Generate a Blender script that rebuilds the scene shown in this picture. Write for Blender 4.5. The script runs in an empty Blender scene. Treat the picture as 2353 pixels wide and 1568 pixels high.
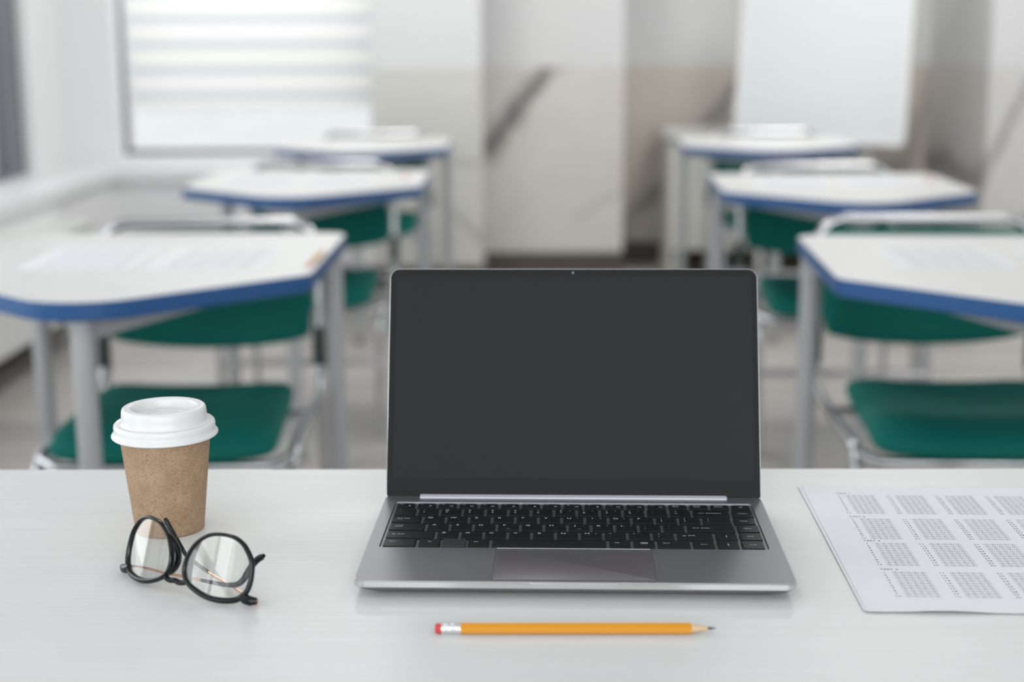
import bpy, math, random
from mathutils import Vector, Matrix
PI = math.pi
sc = bpy.context.scene
C = sc.collection
random.seed(4)

# ------------------------------------------------------------------ camera
PITCH, ROLL, TZ, CAMH = 0.2011, -0.0051, 0.75, 1.1444
FPX = 3326.17
cam = bpy.data.objects.new('camera', bpy.data.cameras.new('camera'))
C.objects.link(cam)
cam.matrix_world = (Matrix.Translation((0, 0, CAMH)) @ Matrix.Rotation(PI/2-PITCH, 4, 'X') @ Matrix.Rotation(ROLL, 4, 'Z'))
cam.data.sensor_width = 36
cam.data.lens = FPX/2353*36
cam.data.clip_start = 0.02
cam.data.dof.use_dof = True
cam.data.dof.focus_distance = 1.155
cam.data.dof.aperture_fstop = 3.35
sc.camera = cam

# ------------------------------------------------------------------ world and exposure
w = bpy.data.worlds.new('world'); sc.world = w
w.use_nodes = True
bg = w.node_tree.nodes['Background']
bg.inputs[0].default_value = (0.93, 0.955, 0.98, 1)
bg.inputs[1].default_value = 0.97
sc.view_settings.view_transform = 'Standard'
sc.view_settings.look = 'None'
sc.view_settings.exposure = 0.05
sc.view_settings.gamma = 1
sc.view_settings.use_curve_mapping = False

def area(name, loc, direction, sx, sy, power, col, parent=None):
    l = bpy.data.lights.new(name, 'AREA'); l.shape = 'RECTANGLE'; l.size = sx; l.size_y = sy
    l.energy = power; l.color = col
    o = bpy.data.objects.new(name, l); C.objects.link(o)
    o.location = loc
    o.rotation_euler = Vector(direction).to_track_quat('-Z', 'Z' if abs(direction[2]) < .5 else 'Y').to_euler()
    if parent: o.parent = parent
    return o
WINL = [(3.55, 6.3), (1.3, 3.15), (-1.9, 0.9)]       # openings in the left wall (Y ranges)
WINLP = [9, 30, 36]
for i, (y0, y1) in enumerate(WINL):
    area('daylight_left', (-2.42, (y0+y1)/2, 1.6), (1, 0, -.05), y1-y0, 1.6, WINLP[i], (0.93, 0.97, 1.0))
area('daylight_rear', (.55, -2.52, 1.75), (0, 1, -.03), 3.6, 1.5, 92, (0.97, 0.98, 1.0))
area('daylight_far', (-1.25, 7.75, 2.1), (0, -1, -.35), 1.6, 1.5, 15, (0.96, 0.98, 1.0))          # sky light falling on the far window from outside
CEIL = [(-0.9, 0.2), (1.5, 0.2), (-0.6, 3.2), (1.5, 3.2), (-0.6, 5.7), (1.5, 5.7)]  # positions of the added fill panels on the unseen ceiling
CEILP = [2, 2, 10, 8, 25, 31]

# ------------------------------------------------------------------ mesh helpers
class MB:
    def __init__(s): s.v = []; s.f = []; s.m = []
    def add(s, vs, fs, mat=0, M=None):
        n = len(s.v)
        for p in vs:
            p = Vector(p)
            s.v.append(tuple(M @ p) if M is not None else tuple(p))
        for k, f in enumerate(fs):
            s.f.append([i+n for i in f]); s.m.append(mat if isinstance(mat, int) else mat[k])
        return s
    def box(s, x0, x1, y0, y1, z0, z1, mat=0, M=None):
        vs = [(x, y, z) for z in (z0, z1) for y in (y0, y1) for x in (x0, x1)]
        return s.add(vs, [(0,2,3,1),(4,5,7,6),(0,1,5,4),(2,6,7,3),(0,4,6,2),(1,3,7,5)], mat, M)
    def stack(s, loops, mat=0, M=None, cap0=True, cap1=True):
        """loops: lists of equal length, counter-clockwise seen from the end; skinned in order"""
        n = len(loops[0]); vs = [p for l in loops for p in l]; fs = []; ms = []
        for k in range(len(loops)-1):
            for i in range(n):
                j = (i+1) % n
                fs.append((k*n+i, k*n+j, (k+1)*n+j, (k+1)*n+i)); ms.append(mat if isinstance(mat, int) else mat[k])
        if cap0: fs.append(tuple(reversed(range(n)))); ms.append(mat if isinstance(mat, int) else mat[0])
        if cap1: fs.append(tuple(range((len(loops)-1)*n, len(loops)*n))); ms.append(mat if isinstance(mat, int) else mat[-1])
        return s.add(vs, fs, ms, M)
    def tube(s, path, r, seg=14, mat=0, M=None, flat=None, ups=None, closed=False):
        path = [Vector(p) for p in path]; n = len(path)
        rs = r if isinstance(r, list) else [r]*n
        loops = []; prev = None
        for i, p in enumerate(path):
            if closed: t = (path[(i+1) % n]-path[i-1]).normalized()
            else: t = (path[min(i+1, n-1)]-path[max(i-1, 0)]).normalized()
            if ups is not None:
                a = Vector(ups if not isinstance(ups, list) else ups[i]); a = (a-t*a.dot(t)).normalized()
            elif prev is None:
                a = Vector((0, 0, 1)) if abs(t.z) < .9 else Vector((1, 0, 0)); a = (a-t*a.dot(t)).normalized()
            else: a = (prev-t*prev.dot(t)).normalized()
            prev = a; b = t.cross(a)
            fr = rs[i] if isinstance(rs[i], (list, tuple)) else (rs[i], rs[i])
            loops.append([p+a*math.cos(2*PI*k/seg)*fr[0]+b*math.sin(2*PI*k/seg)*fr[1] for k in range(seg)])
        if closed:
            loops.append(loops[0]); return s.stack(loops, mat, M, False, False)
        return s.stack(loops, mat, M)
    def lathe(s, prof, seg=64, mat=0, M=None):
        loops = [[(r*math.cos(2*PI*k/seg), r*math.sin(2*PI*k/seg), z) for k in range(seg)] for r, z in prof]
        return s.stack(loops, mat, M)
    def build(s, name, mats, parent=None, smooth=True, ang=35):
        me = bpy.data.meshes.new(name); me.from_pydata(s.v, [], s.f)
        if not isinstance(mats, (list, tuple)): mats = [mats]
        for m in mats: me.materials.append(m)
        me.polygons.foreach_set('material_index', s.m)
        if smooth:
            me.polygons.foreach_set('use_smooth', [True]*len(s.f))
            me.set_sharp_from_angle(angle=math.radians(ang))
        me.update()
        o = bpy.data.objects.new(name, me); C.objects.link(o)
        if parent: o.parent = parent
        return o

def rrect(x0, x1, y0, y1, r, z, k=6):
    if not isinstance(r, (list, tuple)): r = [r]*4          # corners: x1y1, x0y1, x0y0, x1y0
    pts = []
    for (cx, cy, a0, rr) in ((x1-r[0], y1-r[0], 0, r[0]), (x0+r[1], y1-r[1], PI/2, r[1]), (x0+r[2], y0+r[2], PI, r[2]), (x1-r[3], y0+r[3], 1.5*PI, r[3])):
        for i in range(k+1):
            a = a0+PI/2*i/k; pts.append((cx+rr*math.cos(a), cy+rr*math.sin(a), z))
    return pts

def fillet(pts, rad, k=8, closed=False):
    pts = [Vector(p) for p in pts]; n = len(pts); out = []
    for i, p in enumerate(pts):
        r = rad[i] if isinstance(rad, (list, tuple)) else rad
        if (not closed and i in (0, n-1)) or r <= 0: out.append(p); continue
        a, b = pts[i-1], pts[(i+1) % n]
        da, db = (a-p).normalized(), (b-p).normalized()
        half = da.angle(db)/2
        d = min(r/math.tan(half), (a-p).length*.49, (b-p).length*.49); rr = d*math.tan(half)
        c = p+(da+db).normalized()*(rr/math.sin(half))
        s0, s1 = p+da*d-c, p+db*d-c
        tot = s0.angle(s1)
        ax = s0.cross(s1).normalized()
        for j in range(k+1): out.append(c+Matrix.Rotation(tot*j/k, 3, ax) @ s0)
    return out

def offset_poly(poly, d):
    """inset a closed ccw polygon by d (per-vertex normals)"""
    n = len(poly); out = []
    for i, p in enumerate(poly):
        a, b = Vector(poly[i-1][:2]), Vector(poly[(i+1) % n][:2])
        t = (b-a).normalized(); out.append((p[0]-t.y*d, p[1]+t.x*d))
    return out

def spline(pts, sub=8):
    P = [Vector(p) for p in pts]; out = []
    for i in range(len(P)-1):
        p0 = P[max(i-1, 0)]; p1 = P[i]; p2 = P[i+1]; p3 = P[min(i+2, len(P)-1)]
        for j in range(sub):
            t = j/sub
            out.append(.5*((2*p1)+(p2-p0)*t+(2*p0-5*p1+4*p2-p3)*t*t+(3*p1-p0-3*p2+p3)*t**3))
    out.append(P[-1]); return out
def cspline(pts, sub=6):
    P = [Vector(p) for p in pts]; n = len(P); out = []
    for i in range(n):
        p0, p1, p2, p3 = P[i-1], P[i], P[(i+1) % n], P[(i+2) % n]
        for j in range(sub):
            t = j/sub
            out.append(.5*((2*p1)+(p2-p0)*t+(2*p0-5*p1+4*p2-p3)*t*t+(3*p1-p0-3*p2+p3)*t**3))
    return out

_glyph = {}
def glyph(txt, size, res=2, align='CENTER'):
    key = (txt, res, align)
    if key not in _glyph:
        cu = bpy.data.curves.new('tmp', 'FONT'); cu.body = txt; cu.size = 1; cu.resolution_u = res
        cu.align_x = align; cu.align_y = 'CENTER'
        o = bpy.data.objects.new('tmp', cu); C.objects.link(o)
        bpy.context.view_layer.update()
        dg = bpy.context.evaluated_depsgraph_get()
        me = o.evaluated_get(dg).to_mesh()
        _glyph[key] = ([tuple(v.co) for v in me.vertices], [tuple(p.vertices) for p in me.polygons])
        o.evaluated_get(dg).to_mesh_clear()
        bpy.data.objects.remove(o); bpy.data.curves.remove(cu)
    vs, fs = _glyph[key]
    return [(x*size, y*size, z) for x, y, z in vs], fs

def thing(name, label, cat, loc=(0, 0, 0), rz=0, group=None):
    o = bpy.data.objects.new(name, None); C.objects.link(o)
    o.empty_display_size = .05
    o.location = loc; o.rotation_euler = (0, 0, rz)
    return tag(o, label, cat, group)
def tag(o, label, cat, group=None):
    o['label'] = label; o['category'] = cat
    if group: o['group'] = group
    elif 'group' in o: del o['group']
    return o
def struct(o): o['kind'] = 'structure'; return o
def copy_tree(o, parent=None):
    c = o.copy(); C.objects.link(c); c.parent = parent
    for ch in list(o.children): copy_tree(ch, c)
    return c

# ------------------------------------------------------------------ materials
def mat(name, col, rough=.5, metal=0., spec=.5, coat=0., bump=None, trans=0., sheen=0.):
    m = bpy.data.materials.new(name); m.use_nodes = True
    b = m.node_tree.nodes['Principled BSDF']
    b.inputs['Base Color'].default_value = (*col, 1); b.inputs['Roughness'].default_value = rough
    b.inputs['Metallic'].default_value = metal; b.inputs['Specular IOR Level'].default_value = spec
    b.inputs['Coat Weight'].default_value = coat; b.inputs['Transmission Weight'].default_value = trans
    b.inputs['Sheen Weight'].default_value = sheen
    if bump:
        sc_, st, dist = bump
        nt = m.node_tree; n = nt.nodes.new('ShaderNodeTexNoise'); n.inputs['Scale'].default_value = sc_
        n.inputs['Detail'].default_value = 3
        tc = nt.nodes.new('ShaderNodeTexCoord'); nt.links.new(tc.outputs['Object'], n.inputs['Vector'])
        bp = nt.nodes.new('ShaderNodeBump'); bp.inputs['Strength'].default_value = st; bp.inputs['Distance'].default_value = dist
        nt.links.new(n.outputs['Fac'], bp.inputs['Height']); nt.links.new(bp.outputs[0], b.inputs['Normal'])
    return m
def N(nt, t, **kw):
    n = nt.nodes.new(t)
    for k, v in kw.items():
        if k in n.inputs.keys(): n.inputs[k].default_value = v
        else: setattr(n, k, v)
    return n
def ramp(nt, stops, src):
    r = nt.nodes.new('ShaderNodeValToRGB'); e = r.color_ramp.elements
    while len(e) > 1: e.remove(e[-1])
    e[0].position = stops[0][0]; e[0].color = (*stops[0][1], 1)
    for p, c in stops[1:]:
        x = e.new(p); x.color = (*c, 1)
    nt.links.new(src, r.inputs[0]); return r.outputs[0]
def mapped_noise(nt, scale3, sc_=1., detail=4., rough=.5, dist=0.):
    tc = nt.nodes.new('ShaderNodeTexCoord'); mp = nt.nodes.new('ShaderNodeMapping')
    mp.inputs['Scale'].default_value = scale3; nt.links.new(tc.outputs['Object'], mp.inputs[0])
    n = nt.nodes.new('ShaderNodeTexNoise'); n.inputs['Scale'].default_value = sc_; n.inputs['Detail'].default_value = detail
    n.inputs['Roughness'].default_value = rough; n.inputs['Distortion'].default_value = dist
    nt.links.new(mp.outputs[0], n.inputs['Vector']); return n.outputs['Fac']
def math_(nt, op, a, b=None, c=None):
    n = nt.nodes.new('ShaderNodeMath'); n.operation = op
    for i, x in enumerate((a, b, c)):
        if x is None: continue
        if isinstance(x, (int, float)): n.inputs[i].default_value = x
        else: nt.links.new(x, n.inputs[i])
    return n.outputs[0]
def mix(nt, fac, a, b):
    n = nt.nodes.new('ShaderNodeMix'); n.data_type = 'RGBA'
    for s, x in ((n.inputs[0], fac), (n.inputs[6], a), (n.inputs[7], b)):
        if isinstance(x, (int, float)): s.default_value = x
        elif isinstance(x, tuple): s.default_value = (*x, 1)
        else: nt.links.new(x, s)
    return n.outputs[2]

# white laminate with faint combed wood grain
m_table = mat('white_woodgrain_laminate', (.70, .705, .69), .42, spec=.35)
nt = m_table.node_tree; B = nt.nodes['Principled BSDF']
n1 = mapped_noise(nt, (5, 700, 5), 1, 3, .6); n2 = mapped_noise(nt, (1.4, 26, 1), 1, 3, .5)
g = math_(nt, 'MULTIPLY', n1, 0.8); g = math_(nt, 'MULTIPLY_ADD', n2, .2, g)
nt.links.new(ramp(nt, [(.30, (.64, .648, .64)), (.52, (.69, .698, .692)), (.7, (.71, .717, .711))], g), B.inputs['Base Color'])
bp = N(nt, 'ShaderNodeBump', Strength=.12, Distance=.0003); nt.links.new(n1, bp.inputs['Height']); nt.links.new(bp.outputs[0], B.inputs['Normal'])

m_deskwhite = mat('white_desk_laminate', (.70, .70, .688), .35, spec=.4)
m_blue = mat('blue_edge_band', (.012, .082, .245), .40, spec=.5)
m_greymetal = mat('grey_painted_steel', (.46, .47, .48), .38, metal=.25)
m_chrome = mat('chrome_tube', (.56, .56, .57), .22, metal=1.)
m_green = mat('green_upholstery', (.001, .140, .113), .75, spec=.25, bump=(900, .25, .0006))
m_bracket = mat('dark_green_plastic', (.035, .06, .052), .45)
m_footgrey = mat('grey_plastic_foot', (.33, .33, .33), .5)
m_rubber = mat('black_rubber', (.02, .02, .02), .7)
m_wallpaint = (.69, .695, .70)

def wall_material(name, veins, tint=(.60, .585, .545)):
    """painted above z=1.04, marble-look panel with grey veins below"""
    m = mat(name, m_wallpaint, .55, spec=.3); nt = m.node_tree; B = nt.nodes['Principled BSDF']
    tc = nt.nodes.new('ShaderNodeTexCoord'); sp = nt.nodes.new('ShaderNodeSeparateXYZ'); nt.links.new(tc.outputs['Object'], sp.inputs[0])
    base = mapped_noise(nt, (1, 1, 1), 1.6, 5, .6, .8)
    wob = mapped_noise(nt, (1, 1, 1), 3.2, 5, .6)
    col = ramp(nt, [(.25, tuple(.93*c for c in tint)), (.6, tint), (.8, tuple(min(1, 1.05*c) for c in tint))], base)
    for (x0, z0, x1, z1, wd, st) in veins:
        L = math.hypot(x1-x0, z1-z0); nx, nz = -(z1-z0)/L, (x1-x0)/L; tx, tz = (x1-x0)/L, (z1-z0)/L
        d = math_(nt, 'MULTIPLY_ADD', sp.outputs[0], nx, -(x0*nx+z0*nz)); d = math_(nt, 'MULTIPLY_ADD', sp.outputs[2], nz, d)
        wn = math_(nt, 'SUBTRACT', wob, .5); d = math_(nt, 'MULTIPLY_ADD', wn, wd*3.5, d)
        d = math_(nt, 'ABSOLUTE', d); e = math_(nt, 'DIVIDE', d, wd); e = math_(nt, 'SUBTRACT', 1., e)
        t = math_(nt, 'MULTIPLY_ADD', sp.outputs[0], tx, -(x0*tx+z0*tz)); t = math_(nt, 'MULTIPLY_ADD', sp.outputs[2], tz, t)
        t = math_(nt, 'SUBTRACT', t, L/2); t = math_(nt, 'ABSOLUTE', t); t = math_(nt, 'SUBTRACT', L/2+.05, t); t = math_(nt, 'MULTIPLY', t, 14.)
        t = math_(nt, 'MINIMUM', math_(nt, 'MAXIMUM', t, 0.), 1.)
        e = math_(nt, 'MULTIPLY', math_(nt, 'MAXIMUM', e, 0.), t); e = math_(nt, 'MULTIPLY', e, st)
        col = mix(nt, e, col, (.20, .195, .185))
    hi = math_(nt, 'GREATER_THAN', sp.outputs[2], 1.04)
    nt.links.new(mix(nt, hi, col, m_wallpaint), B.inputs['Base Color'])
    return m
m_plain = mat('white_wall_paint', (.80, .805, .815), .6, spec=.3)
m_ceiling = mat('ceiling_paint', (.75, .75, .75), .8)
m_sill = mat('white_sill', (.76, .775, .78), .35)
m_base = mat('dark_brown_skirting', (.085, .07, .06), .5)
m_winframe = mat('grey_window_frame', (.13, .14, .16), .4)
m_whiteframe = mat('white_window_mullion', (.8, .8, .8), .4)

m_floor = mat('grey_plank_floor', (.4, .38, .36), .32, spec=.5)
nt = m_floor.node_tree; B = nt.nodes['Principled BSDF']
n1 = mapped_noise(nt, (1.2, 26, 1), 1, 5, .6, .3)
tc = nt.nodes.new('ShaderNodeTexCoord'); br = N(nt, 'ShaderNodeTexBrick', Scale=1., offset=.37)
br.inputs['Brick Width'].default_value = 1.2; br.inputs['Row Height'].default_value = .19; br.inputs['Mortar Size'].default_value = .002
br.inputs['Color1'].default_value = (.86, .86, .86, 1); br.inputs['Color2'].default_value = (1.1, 1.1, 1.1, 1); br.inputs['Mortar'].default_value = (.55, .55, .55, 1)
nt.links.new(tc.outputs['Object'], br.inputs['Vector'])
cr = ramp(nt, [(.28, (.30, .28, .262)), (.5, (.44, .415, .395)), (.72, (.58, .56, .54))], n1)
mm = nt.nodes.new('ShaderNodeMix'); mm.data_type = 'RGBA'; mm.blend_type = 'MULTIPLY'; mm.inputs[0].default_value = 1
nt.links.new(cr, mm.inputs[6]); nt.links.new(br.outputs['Color'], mm.inputs[7]); nt.links.new(mm.outputs[2], B.inputs['Base Color'])

def glassy(name, tint, gloss=.06, rough=0.02):
    m = bpy.data.materials.new(name); m.use_nodes = True; nt = m.node_tree; nt.nodes.clear()
    o = nt.nodes.new('ShaderNodeOutputMaterial'); mx = nt.nodes.new('ShaderNodeMixShader')
    t = N(nt, 'ShaderNodeBsdfTransparent'); t.inputs[0].default_value = (*tint, 1)
    gl = N(nt, 'ShaderNodeBsdfGlossy'); gl.inputs['Roughness'].default_value = rough
    lw = nt.nodes.new('ShaderNodeLayerWeight'); lw.inputs['Blend'].default_value = .5
    mu = math_(nt, 'MULTIPLY_ADD', math_(nt, 'POWER', lw.outputs['Facing'], 4.), .6, gloss)
    nt.links.new(mu, mx.inputs[0]); nt.links.new(t.outputs[0], mx.inputs[1]); nt.links.new(gl.outputs[0], mx.inputs[2])
    nt.links.new(mx.outputs[0], o.inputs[0]); return m
m_pane = glassy('window_glass', (.96, .97, .97), .03)
m_lens = glassy('spectacle_lens', (.975, .98, .965), .07)

# banded roller blind cloth: dense bands and sheer bands, light passes through
m_blind = bpy.data.materials.new('banded_blind_fabric'); m_blind.use_nodes = True
nt = m_blind.node_tree; nt.nodes.clear()
o_ = nt.nodes.new('ShaderNodeOutputMaterial'); mx = nt.nodes.new('ShaderNodeMixShader'); df = nt.nodes.new('ShaderNodeBsdfDiffuse'); tl = nt.nodes.new('ShaderNodeBsdfTranslucent')
tc = nt.nodes.new('ShaderNodeTexCoord'); sp = nt.nodes.new('ShaderNodeSeparateXYZ'); nt.links.new(tc.outputs['Object'], sp.inputs[0])
fr = math_(nt, 'FRACT', math_(nt, 'DIVIDE', math_(nt, 'SUBTRACT', sp.outputs[2], .862), .1185))
d = math_(nt, 'ABSOLUTE', math_(nt, 'SUBTRACT', fr, .5))
bandc = ramp(nt, [(.0, (.60, .64, .68)), (.11, (.62, .66, .70)), (.17, (.92, .90, .86)), (1, (.92, .90, .86))], d)
nt.links.new(bandc, df.inputs[0]); nt.links.new(bandc, tl.inputs[0]); mx.inputs[0].default_value = .72
nt.links.new(df.outputs[0], mx.inputs[1]); nt.links.new(tl.outputs[0], mx.inputs[2]); nt.links.new(mx.outputs[0], o_.inputs[0])

m_board = mat('whiteboard_enamel', (.60, .63, .65), .30, spec=.5)
m_boardframe = mat('white_aluminium', (.72, .72, .71), .35, metal=.1)
m_teacher = mat('offwhite_melamine', (.60, .60, .56), .5)

m_deck = mat('space_grey_aluminium', (.205, .208, .225), .42, metal=.65, bump=(6000, .04, .0001))
m_pad = mat('touchpad_surface', (.195, .182, .20), .40, metal=.55)
m_rim = mat('bright_cut_aluminium', (.66, .67, .68), .24, metal=1.)
m_key = mat('black_key_plastic', (.008, .009, .011), .5, spec=.28)
m_keyblank = mat('charcoal_key_plastic', (.032, .034, .04), .42, spec=.4)
m_legend = mat('white_key_legend', (.62, .66, .70), .6)
m_well = mat('keyboard_well', (.20, .19, .20), .45, metal=.5)
m_bezel = mat('black_bezel_glass', (.016, .016, .0175), .5, spec=.12)
m_screen = mat('matte_screen_off', (.020, .0225, .0255), .5, spec=.12)
m_groove = mat('dark_groove', (.012, .012, .014), .6)
m_camdot = mat('webcam_lens', (.16, .17, .19), .15)
m_strip = mat('hinge_aluminium', (.66, .67, .74), .45, metal=.0)

m_paper = mat('white_paper', (.76, .765, .80), .65, spec=.25)
m_ink = mat('black_ink', (.10, .10, .12), .7)
m_lid = mat('white_polystyrene', (.75, .75, .748), .30, spec=.45)
m_cup = mat('speckled_kraft_card', (.5, .35, .22), .75, spec=.25)
nt = m_cup.node_tree; B = nt.nodes['Principled BSDF']
a1 = mapped_noise(nt, (1, 1, 1.35), 640, 2, .5, 1.6); a2 = mapped_noise(nt, (1, 1, 1), 900, 1, .5); a3 = mapped_noise(nt, (1, 1, .8), 60, 3, .6)
q = math_(nt, 'ABSOLUTE', math_(nt, 'SUBTRACT', a1, .5)); q = math_(nt, 'LESS_THAN', q, .040)
q = math_(nt, 'MULTIPLY', q, math_(nt, 'GREATER_THAN', a2, .485)); q = math_(nt, 'MULTIPLY', q, .75)
base = ramp(nt, [(.3, (.35, .235, .148)), (.6, (.415, .288, .19)), (.8, (.46, .335, .235))], a3)
nt.links.new(mix(nt, q, base, (.15, .068, .03)), B.inputs['Base Color'])

m_frame = mat('black_acetate', (.004, .004, .006), .16, spec=.38)
m_gold = mat('rose_gold_metal', (.80, .46, .32), .22, metal=1.)
m_acetip = mat('black_temple_tip', (.005, .006, .008), .2, spec=.35)
m_pyellow = mat('yellow_lacquer', (.66, .275, .010), .33, spec=.5, coat=.2)
m_wood = mat('bare_cedar', (.62, .44, .27), .7)
m_lead = mat('graphite', (.03, .03, .035), .4)
m_ferrule = mat('aluminium_ferrule', (.80, .81, .81), .25, metal=.85)
m_eraser = mat('red_eraser', (.58, .055, .06), .75)
m_fillframe = mat('fill_frame', (.7, .7, .7), .4)
m_filldiff = mat('fill_diffuser', (.85, .85, .85), .5)
m_rad = mat('radiator_enamel', (.70, .71, .70), .35)

# ------------------------------------------------------------------ room
XL, XR, YR = -2.1, 3.2, -2.3
def wallbox(name, boxes, m):
    b = MB()
    for q in boxes: b.box(*q)
    return struct(b.build(name, m, smooth=False))
wallbox('floor', [(XL-.3, XR+.2, YR-.2, 8.1, -.1, 0)], m_floor)
wallbox('ceiling', [(XL-.3, XR+.2, YR-.2, 8.1, 2.8, 2.9)], m_ceiling)
# left wall with three window openings
lw = [(XL-.3, XL, YR-.2, 7.2, 0, .60), (XL-.3, XL, YR-.2, 7.2, 2.42, 2.8), (XL-.3, XL, 6.40, 7.2, .60, 2.42),
      (XL-.3, XL, 3.2, 3.5, .60, 2.42), (XL-.3, XL, .95, 1.25, .60, 2.42), (XL-.3, XL, YR-.2, -1.95, .60, 2.42)]
wallbox('wall_left', lw, m_plain)
wallbox('wall_right', [(XR, XR+.2, YR-.2, 8.1, 0, 2.8)], m_plain)
wallbox('wall_rear', [(XL-.3, -1.3, YR-.2, YR, 0, 2.8), (2.4, XR+.2, YR-.2, YR, 0, 2.8), (-1.3, 2.4, YR-.2, YR, 0, .95), (-1.3, 2.4, YR-.2, YR, 2.55, 2.8)], m_plain)
# far wall: the window bay, a pier, a recess and a pier at the right
WX0, WX1, WZ0, WZ1 = -1.86, -.655, .64, 2.3
wallbox('wall_back', [(XL, WX0, 6.9, 7.2, 0, 2.8), (WX0, WX1, 6.9, 7.2, 0, WZ0), (WX0, WX1, 6.9, 7.2, WZ1, 2.8)], m_plain)
wallbox('wall_bay', [(WX1, -.137, 6.9, 7.9, 0, 2.8)],
        wall_material('wall_finish_window_bay', [(-.36, .64, -.14, .60, .03, .35), (-.33, .42, -.12, .20, .035, .4)], (.615, .61, .575)))
wallbox('wall_pier', [(-.137, .567, 7.35, 7.9, 0, 2.8)],
        wall_material('wall_finish_pier', [(-.15, .62, .28, 1.14, .10, 1.15), (.35, .28, .57, .42, .03, .25)], (.66, .635, .595)))
wallbox('wall_recess', [(.567, 2.2, 7.75, 7.9, 0, 2.8)],
        wall_material('wall_finish_recess', [(.72, .26, 1.25, 1.04, .06, .7), (1.95, .2, 2.25, 1.0, .10, .6), (.5, .1, .8, .42, .05, .5)], (.64, .59, .53)))
wallbox('wall_side_pier', [(2.2, XR, 6.75, 7.9, 0, 2.8)],
        wall_material('wall_finish_side_pier', [(2.05, .2, 2.42, 1.05, .035, .7), (2.3, .2, 2.75, .9, .03, .5)], (.66, .655, .63)))
for nm, q in (('baseboard_bay', (-.9, -.137, 6.885, 6.9, 0, .11)), ('baseboard_pier', (-.137, .567, 7.335, 7.35, 0, .11)), ('baseboard_recess', (.567, 2.2, 7.735, 7.75, 0, .11)),
              ('baseboard_side', (2.2, XR, 6.735, 6.75, 0, .11))):
    wallbox(nm, [q], m_base)
# boxed-in wall under the window ledges with a dark skirting
wallbox('wall_under_ledge', [(XL, -1.82, YR, 6.9, .12, .55), (-1.82, -.92, 6.62, 6.9, .12, .55)], m_plain)
wallbox('baseboard_left', [(XL, -1.86, YR, 6.9, 0, .12), (-1.86, -.93, 6.66, 6.9, 0, .12)], m_base)
b = MB(); b.stack([[( -2.1, YR, z), (-1.8, YR, z), (-1.8, 6.6, z), (-.90, 6.6, z), (-.90, 6.9, z), (-2.1, 6.9, z)] for z in (.55, .60)])
struct(b.build('trim_1', m_sill, smooth=False))

def window(name, x0, x1, y, z0, z1, mulls, M=None, fr=.05, fm=m_winframe):
    t = bpy.data.objects.new(name, None); C.objects.link(t); struct(t)
    b = MB()
    b.box(x0, x0+fr, y-.025, y+.03, z0, z1, M=M); b.box(x1-fr, x1, y-.025, y+.03, z0, z1, M=M)
    b.box(x0+fr, x1-fr, y-.04, y+.03, z0, z0+.024, M=M); b.box(x0+fr, x1-fr, y-.04, y+.03, z1-fr, z1, M=M)
    b.build('window_frame', fm, t, smooth=False)
    for mx_ in mulls: MB().box(mx_-.035, mx_+.035, y-.03, y+.02, z0+.035, z1-fr, M=M).build('mullion', m_whiteframe, t, smooth=False)
    MB().box(x0+fr, x1-fr, y-.003, y+.003, z0+.035, z1-fr, M=M).build('pane', m_pane, t, smooth=False)
    return t
window('window_1', WX0, WX1, 7.05, WZ0, WZ1, [], fr=.014)
Mz = Matrix(((0, 1, 0, 0), (1, 0, 0, 0), (0, 0, 1, 0), (0, 0, 0, 1)))      # x,y swapped: a window in the left wall
Mz = Matrix(((0, -1, 0, 0), (1, 0, 0, 0), (0, 0, 1, 0), (0, 0, 0, 1)))     # (x,y)->(-y,x)
for k, (y0, y1) in enumerate([(3.5, 6.40), (1.25, 3.2), (-1.95, .95)]):
    t = window('window_%d' % (k+2), y0, y1, 2.16, .60, 2.42, [(y0+y1)/2 if k < 2 else -.46], M=Mz, fr=.22 if k == 0 else .07)
    MB().box(y0+.07, y1-(.22 if k == 0 else .07), 2.13, 2.18, 1.75 if k < 2 else 1.17, 1.81 if k < 2 else 1.23, M=Mz).build('transom', m_winframe, t, smooth=False)

window('window_5', -1.3, .55, YR-.1, .95, 2.55, [-.375], fr=.06, fm=m_whiteframe)
window('window_6', .55, 2.4, YR-.1, .95, 2.55, [1.475], fr=.06, fm=m_whiteframe)
t = thing('roller_blind', 'white banded roller blind pulled down over the far window', 'blind', (0, 0, 0))
b = MB(); nx = 2; b.add([(-1.80, 6.985, .872), (-.657, 6.985, .872), (-.657, 6.985, 2.26), (-1.80, 6.985, 2.26), (-1.80, 6.987, .872), (-.657, 6.987, .872), (-.657, 6.987, 2.26), (-1.80, 6.987, 2.26)], [(0, 1, 2, 3)])
b.build('blind_fabric', m_blind, t, smooth=False)
b = MB(); b.tube([(-1.80, 6.986, .866), (-.659, 6.986, .866)], (.007, .010), 12); b.build('bottom_rail', m_whiteframe, t)
b = MB(); b.tube([(-1.82, 6.97, 2.26), (-.66, 6.97, 2.26)], .03, 16); b.build('roller', m_whiteframe, t)

# radiator under the left window ledge
t = thing('radiator', 'long white panel radiator below the left window ledge', 'radiator', (-1.79, 5.0, 0))
MB().box(-.03, .12, -1.4, .78, .455, .475).build('top_grille', m_rad, t, smooth=False)
MB().box(.09, .11, -1.39, .77, .14, .45).build('front_panel', m_rad, t, smooth=False)
MB().box(-.02, .0, -1.39, .70, .16, .45).build('rear_panel', m_rad, t, smooth=False)
for yy in (-1.2, .6): MB().box(0.02, .07, yy, yy+.03, 0, .45).build('foot', m_rad, t, smooth=False)

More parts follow.
